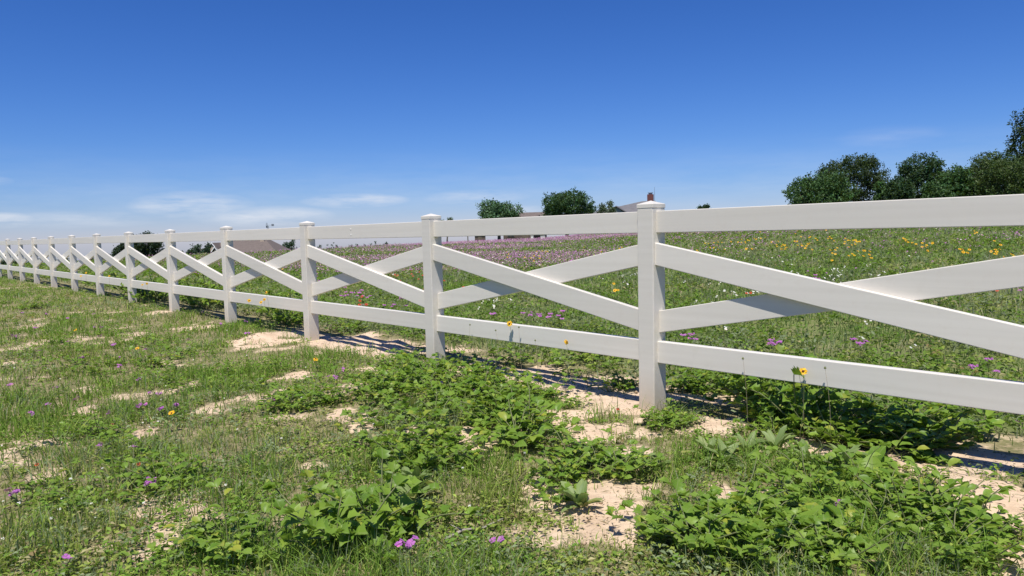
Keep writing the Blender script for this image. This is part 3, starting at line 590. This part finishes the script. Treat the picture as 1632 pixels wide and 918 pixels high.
def meadow(kind, meshes, spots, h_, label, group):
    for px, py, rx, ry, n in spots:
        for i in range(n):
            for _ in range(6):
                if kind == 'yellow_flower' and i % 5: qx, qy = cx_ + rnd.gauss(0, 9), cy_ + rnd.gauss(0, 4)
                else: qx, qy = px + rnd.gauss(0, rx * .5), py + rnd.gauss(0, ry * .5)
                if i % 5 == 0: cx_, cy_ = qx, qy
                if qy > 366 - .0253 * (qx - 816) + 6: break
            x, y = on_ground(qx, qy, h_)
            if behind(x, y) < .7 or y > 90: continue
            o = obj(kind, rnd.choice(meshes), None, None, (x, y, gz1(x, y))); s = rnd.uniform(.85, 1.25); o.scale = (s, s, rnd.uniform(.8, 1.15)); o.rotation_euler = (rnd.uniform(-.1, .1), rnd.uniform(-.1, .1), rnd.uniform(-.7, .7))
            tag(o, label, 'flower', group)
meadow('yellow_flower', yel_m, [(1240, 392, 90, 22, 55), (1330, 395, 90, 18, 30), (1430, 385, 120, 18, 22), (1570, 385, 90, 26, 28), (820, 412, 60, 10, 8), (870, 405, 30, 12, 5), (985, 452, 8, 20, 3), (955, 400, 60, 12, 6), (460, 430, 30, 6, 4), (1160, 385, 50, 12, 10)], .30, 'yellow flower standing in the meadow behind the fence', 'yellow meadow flowers')
meadow('purple_flower', pur_m, [(1235, 543, 16, 4, 5), (1372, 542, 12, 5, 4), (845, 500, 12, 4, 4), (880, 505, 22, 8, 7), (790, 497, 10, 3, 2), (1300, 440, 20, 10, 5), (1530, 640 - 60, 60, 12, 4), (1180, 375, 90, 6, 40), (640, 480, 40, 10, 12), (560, 468, 30, 8, 14), (480, 440, 30, 8, 14), (1630, 460, 60, 20, 6), (700, 505, 30, 8, 5), (310, 430, 60, 8, 16), (1000, 390, 90, 10, 40), (1100, 535, 12, 5, 4)], .20, 'purple flower cluster in the meadow behind the fence', 'purple meadow flowers')
meadow('white_flower', whi_m, [(1330, 440, 170, 22, 60), (1180, 460, 80, 30, 35), (960, 430, 90, 25, 20), (1450, 520, 160, 30, 10), (1150, 510, 60, 20, 5), (620, 415, 60, 10, 20), (760, 480, 60, 12, 10)], .22, 'white flower in the meadow behind the fence', 'white meadow flowers')
meadow('red_flower', red_m, [(655, 440, 30, 10, 14), (575, 478, 10, 10, 6), (700, 460, 40, 10, 8), (1195, 466, 6, 3, 2), (1590, 465, 10, 4, 1), (820, 440, 60, 12, 8)], .24, 'red flower in the meadow behind the fence', 'red meadow flowers')
# far drifts of blossom, past counting
x, y, r = scatter(330000, 14, 118, 1.1, .75); b = behind(x, y); drift = fbm(x * .55, y, 6.5, 4); w1 = 1.5 * sstep(.42, .58, drift) * sstep(16, 30, r) * sstep(-16, -2, x) + .22 * sstep(13, 40, r)
w1 *= 1 - .75 * sstep(12, 20, x) * (1 - sstep(28, 40, r)); keep = (b > 6) & (rng.random(len(x)) < w1 * .5); x, y, r = x[keep], y[keep], r[keep]; n = len(x)
ck = rng.random(n); pcol = np.where(ck[:, None] < .78, np.array([(.36, .15, .33)]), np.where(ck[:, None] < .9, np.array([(.48, .30, .27)]), np.array([(.60, .58, .48)]))) * rng.uniform(.75, 1.2, (n, 1))
a = rng.uniform(0, 6.28, n); dd = np.stack([np.cos(a), np.sin(a), rng.uniform(-.3, .6, n)], 1); upv = np.stack([rng.normal(0, .3, n), rng.normal(-.5, .3, n), np.ones(n)], 1); LL = rng.uniform(.022, .042, n) * (1 + r / 50)
mdr = leafmat('drift_petal', None, None, .2, .6, attr=True)
join('wildflower_drift', [diamonds(np.stack([x, y, gz(x, y) + rng.uniform(.12, .26, n)], 1), dd, upv, LL, LL * .8, pcol)], mdr, 'pink and purple drift of far wildflowers across the meadow', 'flowers')

# ------------------------------------------------------------------ dead twig and small stones on the near side
tx, ty = flat(757, 853); tw = empty('dead_twig', (tx, ty, gz1(tx, ty) + .022), .35); tag(tw, 'pale dead twig lying in the grass', 'twig')
obj('stick', MB().tube([(-.13, -.03, 0), (-.05, 0, .012), (.04, .006, .006), (.13, .03, .02)], [.006, .0055, .0045, .002], 6).mesh('stick', 0, True), M['twig'], tw)
obj('side_shoot', MB().tube([(-.05, 0, .012), (-.09, .03, .03)], [.003, .0012], 5).mesh('side_shoot', 0, True), M['twig'], tw)

# ------------------------------------------------------------------ trees
def tree(name, label, group, px, top, wpx, Y, tone, lobes=16, seed=0, squash=1.0, openness=0.0, leaf=.30, trunk_r=.22, crown_bottom=.22, nleaf=5200):
    r = random.Random(seed); nr = np.random.default_rng(seed); p = far(px, top, Y); X = p[0]; g = gz1(X, Y); H = p[2] - g; Wd = wpx / FPX * Y * math.hypot(1, X / Y) ** 0 ; rad = Wd / 2
    e = empty(name, (X, Y, g)); tag(e, label, 'tree', group); cb = H * crown_bottom; ch = (H - cb) / 2; cz = cb + ch
    C, S = [], []
    for i in range(lobes):
        a = i * 2.399 + r.uniform(-.4, .4); v = -.85 + 1.72 * (i + .5) / lobes; q = math.sqrt(max(0, 1 - v * v)) * r.uniform(.45, .78)
        s = r.uniform(.30, .44) * (1 - .35 * openness); C.append((math.cos(a) * q * rad, math.sin(a) * q * rad, cz + v * ch * (1 - s * .55))); S.append(s)
    C = np.array(C); S = np.array(S)
    mb = MB(); tp = Vector((r.uniform(-.3, .3), 0, cb + ch * .35)); mb.tube([(0, 0, -.3), (tp.x * .3, 0, cb * .5), tuple(tp)], [trunk_r * 1.25, trunk_r, trunk_r * .7], 8)
    for c in C[::2]: mid = tp.lerp(Vector(c), .5) + Vector((0, 0, -.1 * ch)); mb.tube([tuple(tp - Vector((0, 0, .4 * r.random()))), tuple(mid), tuple(c)], [trunk_r * .5, trunk_r * .3, trunk_r * .08], 5)
    obj('trunk', mb.mesh('trunk', 0, True), M['bark'], e)
    nleaf = int(nleaf * 1.6); nc = nleaf // 14; li = nr.integers(0, lobes, nc); d = nr.normal(size=(nc, 3)); d /= np.linalg.norm(d, axis=1, keepdims=True); d[:, 2] = d[:, 2] * .8 + .12
    cc = C[li] + d * (S[li] * nr.uniform(.55, 1.08, nc))[:, None] * np.array([rad, rad, ch * 1.05 * squash])
    P = np.repeat(cc, 14, 0) + nr.normal(0, .15 * (.6 + .12 * rad), (nc * 14, 3)); n_ = len(P); P[:, 2] = np.maximum(P[:, 2], .15)
    dd_ = nr.normal(size=(n_, 3)); up_ = nr.normal(size=(n_, 3)) * .6 + np.array([0, -.15, 1]); LL_ = nr.uniform(.6, 1.3, n_) * leaf
    base = np.array(tone) * np.array([1.2, 1.35, 1.25]) * nr.uniform(.65, 1.45, (nc, 1)) * (1 + nr.normal(0, .06, (nc, 3)))
    v_, t_, c_ = diamonds(P, dd_, up_, LL_, LL_ * .62, np.repeat(base, 14, 0)); obj('crown', arr_mesh('crown', v_, t_, np.clip(c_, .004, 1)), M['foliage'], e)
OAK = (.025, .050, .024); MID = (.042, .080, .028); OLV = (.060, .082, .032); GRY = (.085, .10, .065); FAR = (.030, .052, .032)
TR = 'trees along the far meadow edge'
tree('oak_tree', 'round leafy tree standing alone on the meadow edge beside the dark low house', TR, 794, 320, 74, 100, (.066, .112, .058), 18, 1, nleaf=7000, leaf=.26)
tree('oak_tree', 'broad dense dark tree beside the house with the chimney', TR, 902, 304, 86, 97, (.036, .070, .030), 20, 2, nleaf=8000, leaf=.26)
tree('small_tree', 'small sparse grey-green tree before the chimney house', TR, 966, 321, 34, 92, GRY, 9, 3, openness=.5, trunk_r=.1, nleaf=1500, leaf=.2)
tree('small_tree', 'thin half-bare little tree behind a fence post', TR, 711, 347, 26, 95, GRY, 6, 4, openness=.8, trunk_r=.09, crown_bottom=.4, nleaf=500, leaf=.22)
tree('far_tree', 'tree whose top just peeps over the top rail', TR, 1121, 327, 32, 125, FAR, 9, 5, nleaf=2500)
WD = 'trees of the wood on the rise'
tree('round_tree', 'low round bushy tree at the open end of the wood', WD, 1306, 275, 108, 82, MID, 22, 6, crown_bottom=.03, nleaf=10000, leaf=.24)
tree('oak_tree', 'tall open oak with sky showing through its crown', WD, 1360, 246, 128, 96, (.026, .042, .020), 22, 7, openness=.75, crown_bottom=.2, nleaf=9500, leaf=.26, trunk_r=.3)
tree('oak_tree', 'domed dark tree between the open oak and the thicket', WD, 1468, 245, 86, 90, OAK, 20, 8, crown_bottom=.05, nleaf=9000, leaf=.26)
tree('round_tree', 'low tree filling the gap beside the domed tree', WD, 1436, 281, 52, 86, OAK, 12, 9, crown_bottom=.03, nleaf=4500, leaf=.24)
tree('round_tree', 'low olive-green tree at the front of the thicket', WD, 1520, 268, 76, 80, MID, 16, 10, crown_bottom=.02, nleaf=7500, leaf=.24)
tree('round_tree', 'grey-topped tree rising out of the thicket', WD, 1573, 240, 70, 86, OLV, 16, 11, openness=.3, crown_bottom=.03, nleaf=6500, leaf=.22)
tree('round_tree', 'broad olive tree at the end of the thicket', WD, 1622, 248, 110, 76, (.045, .066, .022), 20, 12, crown_bottom=.02, nleaf=9500, leaf=.22)
tree('oak_tree', 'tall dark tree overtopping the thicket', WD, 1668, 165, 120, 80, (.022, .036, .018), 24, 13, openness=.4, crown_bottom=.2, nleaf=9500, leaf=.26, trunk_r=.3)
tree('round_tree', 'low bush at the foot of the domed tree', WD, 1495, 290, 50, 76, MID, 10, 14, crown_bottom=.02, nleaf=4000, leaf=.22)
tree('oak_tree', 'bushy thicket tree behind the olive one', WD, 1700, 230, 110, 84, OAK, 18, 15, crown_bottom=.03, nleaf=6000)
tree('round_tree', 'bushy tree closing the gap between the domed tree and the thicket', WD, 1503, 277, 60, 92, MID, 14, 16, crown_bottom=.02, nleaf=5000, leaf=.24)
tree('round_tree', 'leafy tree in the middle of the thicket behind its olive front', WD, 1548, 256, 80, 95, (.036, .066, .026), 16, 17, crown_bottom=.02, nleaf=6000, leaf=.24)
tree('round_tree', 'leafy tree under the tall dark one', WD, 1605, 236, 80, 94, (.034, .062, .028), 16, 18, crown_bottom=.02, nleaf=6000, leaf=.24)
tree('round_tree', 'low tree between the open oak and the domed tree', WD, 1412, 288, 44, 90, MID, 10, 19, crown_bottom=.02, nleaf=3500, leaf=.24)
LF = 'trees down the slope beyond the meadow'
tree('oak_tree', 'dark wide oak seen through the crossbucks with its top over the rail', LF, 229, 371, 66, 105, (.020, .032, .024), 20, 21, openness=.35, nleaf=7000, leaf=.25, trunk_r=.3)
tree('oak_tree', 'dark tree leaning out beside the wide oak', LF, 198, 384, 34, 108, (.020, .034, .026), 12, 22, openness=.5, nleaf=3200, leaf=.25)
for i, (px, tp, w_, Y_) in enumerate([(315, 387, 22, 140), (306, 394, 22, 135), (330, 386, 18, 145), (427, 383, 20, 210), (444, 389, 26, 230), (459, 380, 26, 190), (505, 388, 18, 300), (528, 386, 24, 300), (548, 391, 22, 320), (563, 386, 22, 300), (578, 388, 20, 320), (593, 386, 20, 310), (606, 388, 16, 330), (614, 383, 13, 320), (628, 388, 22, 330), (476, 391, 26, 300),
        (640, 390, 16, 330), (5, 413, 26, 110), (28, 414, 24, 112), (52, 413, 22, 112), (80, 412, 26, 115), (110, 411, 26, 118), (140, 409, 24, 120), (168, 405, 22, 122), (282, 400, 24, 140)]):
    lab = 'small distant tree beside the brown-roofed house' if 290 < px < 470 else ('distant tree in the low line on the horizon' if px > 470 else 'distant dark bush low behind the far fence bays')
    tree('distant_tree', lab, 'far trees: ' + ('by the house' if 290 < px < 470 else ('horizon line' if px > 470 else 'far bays')), px, tp, w_, Y_, (.034, .056, .036), 9, 40 + i, nleaf=1400, leaf=.42 if Y_ > 180 else .3, trunk_r=.18, crown_bottom=.05)

# ------------------------------------------------------------------ houses, windmill, small far things
def gable_roof(x0_, x1_, y0_, y1_, ze, zr, over=.4, th=.16, axis_='x'):
    mb = MB(); x0_, x1_, y0_, y1_ = x0_ - over, x1_ + over, y0_ - over, y1_ + over
    for t in (0, 1):
        if axis_ == 'x':
            ym = (y0_ + y1_) / 2; ya = y0_ if t == 0 else y1_; q = [(x0_, ya, ze), (x1_, ya, ze), (x1_, ym, zr), (x0_, ym, zr)]
        else:
            xm = (x0_ + x1_) / 2; xa = x0_ if t == 0 else x1_; q = [(xa, y0_, ze), (xa, y1_, ze), (xm, y1_, zr), (xm, y0_, zr)]
        mb.add(q + [(a_, b_, c_ + th) for a_, b_, c_ in q], [(0, 1, 2, 3), (7, 6, 5, 4), (0, 4, 5, 1), (1, 5, 6, 2), (2, 6, 7, 3), (3, 7, 4, 0)])
    return mb
def gable_wall(x0_, x1_, y0_, y1_, zb, ze, zr, axis_='x'):
    mb = MB().box(x0_, x1_, y0_, y1_, zb, ze)
    if axis_ == 'x': ym = (y0_ + y1_) / 2; [mb.add([(xx, y0_, ze), (xx, y1_, ze), (xx, ym, zr)], [(0, 1, 2)]) for xx in (x0_, x1_)]
    else: xm = (x0_ + x1_) / 2; [mb.add([(x0_, yy, ze), (x1_, yy, ze), (xm, yy, zr)], [(0, 1, 2)]) for yy in (y0_, y1_)]
    return mb
def window(parent, x, y, z, w_, h_, tm='trim'):
    f_ = obj('window', MB().box(x - w_ / 2 - .08, x + w_ / 2 + .08, y - .05, y + .02, z - .08, z + h_ + .08).mesh('window'), M[tm], parent)
    for s in (-1, 1): obj('pane', MB().box(x + s * w_ / 4 - w_ / 4 + .03, x + s * w_ / 4 + w_ / 4 - .03, y - .07, y - .052, z, z + h_).mesh('pane'), M['glass'], f_)
# house with the chimney
Yh = 112; p = far(1003, 330, Yh); gh = gz1(p[0], Yh); ridge = far(1030, 319, Yh)[2] - gh; eave = far(1000, 343, Yh)[2] - gh
hs = empty('chimney_house', (p[0], Yh, gh), R(-14)); tag(hs, 'grey-roofed house with a red brick chimney behind the meadow', 'house')
obj('wall', MB().box(-8, 4.3, 0, 9, -1, eave - .02).mesh('wall'), M['siding'], hs); rf = obj('roof', MB().add([(-8.6, -.4, eave), (4.7, -.4, eave), (4.7, 9.4, eave), (-8.6, 9.4, eave), (1.6, 4.5, ridge), (3.6, 4.5, ridge), (-8.6, -.4, eave - .2), (4.7, -.4, eave - .2), (4.7, 9.4, eave - .2), (-8.6, 9.4, eave - .2)], [(0, 1, 5, 4), (1, 2, 5), (2, 3, 4, 5), (3, 0, 4), (6, 7, 1, 0), (7, 8, 2, 1), (8, 9, 3, 2), (9, 6, 0, 3), (9, 8, 7, 6)]).mesh('roof'), M['greyroof'], hs)
obj('wing_wall', gable_wall(-3.4, -.2, -1.5, 3, -1, eave + .1, eave + 1.25, 'y').mesh('wing_wall'), M['siding'], hs); obj('wing_roof', gable_roof(-3.4, -.2, -1.5, 3, eave + .1, eave + 1.3, .3, .12, 'y').mesh('wing_roof'), M['greyroof'], hs)
ck = obj('chimney', MB().box(2.4, 3.35, 4.0, 4.9, ridge - 1.2, ridge + 1.0).mesh('chimney', .02), M['brick'], rf); obj('flue_cap', MB().box(2.6, 3.15, 4.2, 4.7, ridge + 1.02, ridge + 1.2).box(2.5, 3.25, 4.1, 4.8, ridge + 1.2, ridge + 1.28).mesh('flue_cap'), M['metal'], rf)
obj('aerial', MB().tube([(3.5, 4.5, ridge - .4), (3.5, 4.5, ridge + 2.1)], [.035, .02], 5).mesh('aerial'), M['metal'], rf)
for xx in (-6, 3.3): window(hs, xx, 0, .9, 1.3, 1.3)
obj('door', MB().box(2.2 - .9, 2.2 - .0, -.06, .02, -.2, 1.95).mesh('door'), M['darkwood'], hs)
# dark low house between the two trees
Yd = 110; p = far(830, 360, Yd); gd = gz1(p[0], Yd); rg = far(858, 339, Yd)[2] - gd
hd = empty('dark_house', (p[0], Yd, gd)); tag(hd, 'low dark house mostly hidden by the top rail between two trees', 'house')
obj('wall', gable_wall(-2.6, 3.8, 0, 6, -1.5, rg * .58, rg - .15).mesh('wall'), M['darkwood'], hd); obj('roof', gable_roof(-2.6, 3.8, 0, 6, rg * .58, rg).mesh('roof'), M['shingle'], hd)
obj('porch_roof', gable_roof(1.8, 3.6, -1.5, 2, rg * .55, rg * .9, .3, .12, 'y').mesh('porch_roof'), M['shingle'], hd); obj('door', MB().box(.2, 1.1, -.06, .02, -.1, 1.9).mesh('door'), M['post'], hd)
for xx in (-1.5, 2.6): window(hd, xx, 0, .8, 1.0, 1.1, 'post')
Yb = 108; p = far(765, 380, Yb); sh = empty('brick_shed', (p[0], Yb, gz1(p[0], Yb))); tag(sh, 'little brown brick shed under the edge of the round tree', 'shed')
obj('wall', MB().box(-.75, .75, 0, 1.5, -1.2, 1.3).mesh('wall'), M['darkwood'], sh); obj('roof', gable_roof(-.75, .75, 0, 1.5, 1.3, 1.75, .12, .08).mesh('roof'), M['shingle'], sh); obj('door', MB().box(-.3, .3, -.05, .02, -.3, 1.1).mesh('door'), M['post'], sh)
for px, w_, h_, lb in [(850, .35, .55, 'narrow white cabinet standing beside the dark low house'), (867, .6, .45, 'wide white cabinet standing apart from the dark low house')]:
    x, y = on_ground(px, 380, 0); y = min(y, 100); x = (px - 816) / FPX * y; e = empty('utility_cabinet', (x, y, gz1(x, y))); tag(e, lb, 'cabinet', 'white cabinets by the dark house')
    obj('body', MB().box(-w_ / 2, w_ / 2, -.15, .15, -.1, h_).mesh('body', .02), M['trim'], e); obj('lid', MB().box(-w_ / 2 - .03, w_ / 2 + .03, -.18, .18, h_ + .002, h_ + .05).mesh('lid'), M['trim'], e)
x, y = -5.3, 92; e = empty('marker_post', (x, y, gz1(x, y))); tag(e, 'lone short dark post on the meadow crest', 'post'); obj('shaft', MB().tube([(0, 0, -.3), (0, 0, .75)], [.07, .065], 7).mesh('shaft'), M['post'], e); obj('top_cap', MB().tube([(0, 0, .752), (0, 0, .80)], [.08, .05], 7).mesh('top_cap'), M['post'], e)
# brown-roofed house down the slope
Yl = 150; kl = Yl / FPX; c = far(372, 403, Yl); gl = gz1(c[0], Yl); ez = c[2] - gl; rz_ = far(385, 377, Yl)[2] - gl
hl = empty('brown_roof_house', (c[0], Yl, gl)); tag(hl, 'house with a big brown hipped roof and white gables down the slope', 'house')
xa, xb, D_ = -9.0, 8.6, 11.0
obj('wall', MB().box(xa + .5, xb - .5, .5, D_ - .5, -1.5, ez).mesh('wall'), M['tan'], hl)
hip = MB().add([(xa, 0, ez), (xb, 0, ez), (xb, D_, ez), (xa, D_, ez), (-1.2, D_ / 2, rz_), (4.3, D_ / 2, rz_), (xa, 0, ez - .2), (xb, 0, ez - .2), (xb, D_, ez - .2), (xa, D_, ez - .2)], [(0, 1, 5, 4), (1, 2, 5), (2, 3, 4, 5), (3, 0, 4), (6, 7, 1, 0), (7, 8, 2, 1), (8, 9, 3, 2), (9, 6, 0, 3), (9, 8, 7, 6)])
rl = obj('roof', hip.mesh('roof'), M['shingle'], hl); obj('chimney', MB().box(4.3, 5.1, 3.6, 4.5, rz_ - 2.2, rz_ - .15).mesh('chimney', .03), M['tan'], rl)
def gable_front(xm, w_, yb, zt, zb):
    gb = obj('gable', gable_wall(xm - w_ / 2 + .3, xm + w_ / 2 - .3, yb, yb + 3, zb - 2, zb, zt - .3, 'y').mesh('gable'), M['tan'], hl); obj('gable_roof', gable_roof(xm - w_ / 2, xm + w_ / 2, yb, yb + 4, zb, zt, .2, .14, 'y').mesh('gable_roof'), M['shingle'], gb)
    for s in (-1, 1): obj('barge_board', MB().add([(xm, yb - .26, zt), (xm, yb - .26, zt + .28), (xm + s * (w_ / 2 + .3), yb - .26, zb - .15), (xm + s * (w_ / 2 + .3), yb - .26, zb + .13), (xm, yb - .2, zt), (xm, yb - .2, zt + .28), (xm + s * (w_ / 2 + .3), yb - .2, zb - .15), (xm + s * (w_ / 2 + .3), yb - .2, zb + .13)], [(0, 2, 3, 1), (4, 5, 7, 6), (1, 3, 7, 5), (0, 4, 6, 2)]).mesh('barge_board'), M['trim'], gb)
    window(gb, xm, yb, zb - .9, .8, 1.0)
gt = far(340, 388, Yl)[2] - gl
gable_front(-4.1, 3.6, -.4, gt, ez - .4); gable_front(-3.3, 2.0, -1.0, gt - .8, ez - .6); gable_front(-8.0, 3.0, -.6, gt - 1.1, ez - .6)
# windmill beyond the house
p = far(427, 360, 210); gw = gz1(p[0], 210); wm = empty('windmill', (p[0], 210, gw)); tag(wm, 'tiny windmill showing above the top rail beyond the brown roof', 'windmill'); hh_ = p[2] - gw
tb = MB()
for sx_ in (-1, 1):
    for sy_ in (-1, 1): tb.tube([(sx_ * 1.2, sy_ * 1.2, -.5), (sx_ * .12, sy_ * .12, hh_)], [.05, .04], 5)
for k in range(1, 6): q = 1.2 * (1 - k / 6) + .12 * k / 6; zz = hh_ * k / 6; [tb.tube([(q * a_, q * b_, zz), (q * c_, q * d_, zz)], [.03, .03], 4) for a_, b_, c_, d_ in ((-1, -1, 1, -1), (1, -1, 1, 1), (1, 1, -1, 1), (-1, 1, -1, -1))]
obj('tower', tb.mesh('tower'), M['metal'], wm); wh = MB()
for k in range(14): a_ = 6.283 * k / 14; wh.add([(-.35, .25 * math.cos(a_ - .1), hh_ + .2 + .25 * math.sin(a_ - .1)), (-.35, .85 * math.cos(a_ - .15), hh_ + .2 + .85 * math.sin(a_ - .15)), (-.28, .85 * math.cos(a_ + .15), hh_ + .2 + .85 * math.sin(a_ + .15)), (-.28, .25 * math.cos(a_ + .1), hh_ + .2 + .25 * math.sin(a_ + .1))], [(0, 1, 2, 3)])
obj('wheel', wh.mesh('wheel'), M['metal'], wm); obj('tail_vane', MB().box(-.3, 1.0, -.02, .02, hh_ + .17, hh_ + .23).box(1.0, 1.7, -.02, .02, hh_ - .1, hh_ + .5).mesh('tail_vane'), M['metal'], wm)
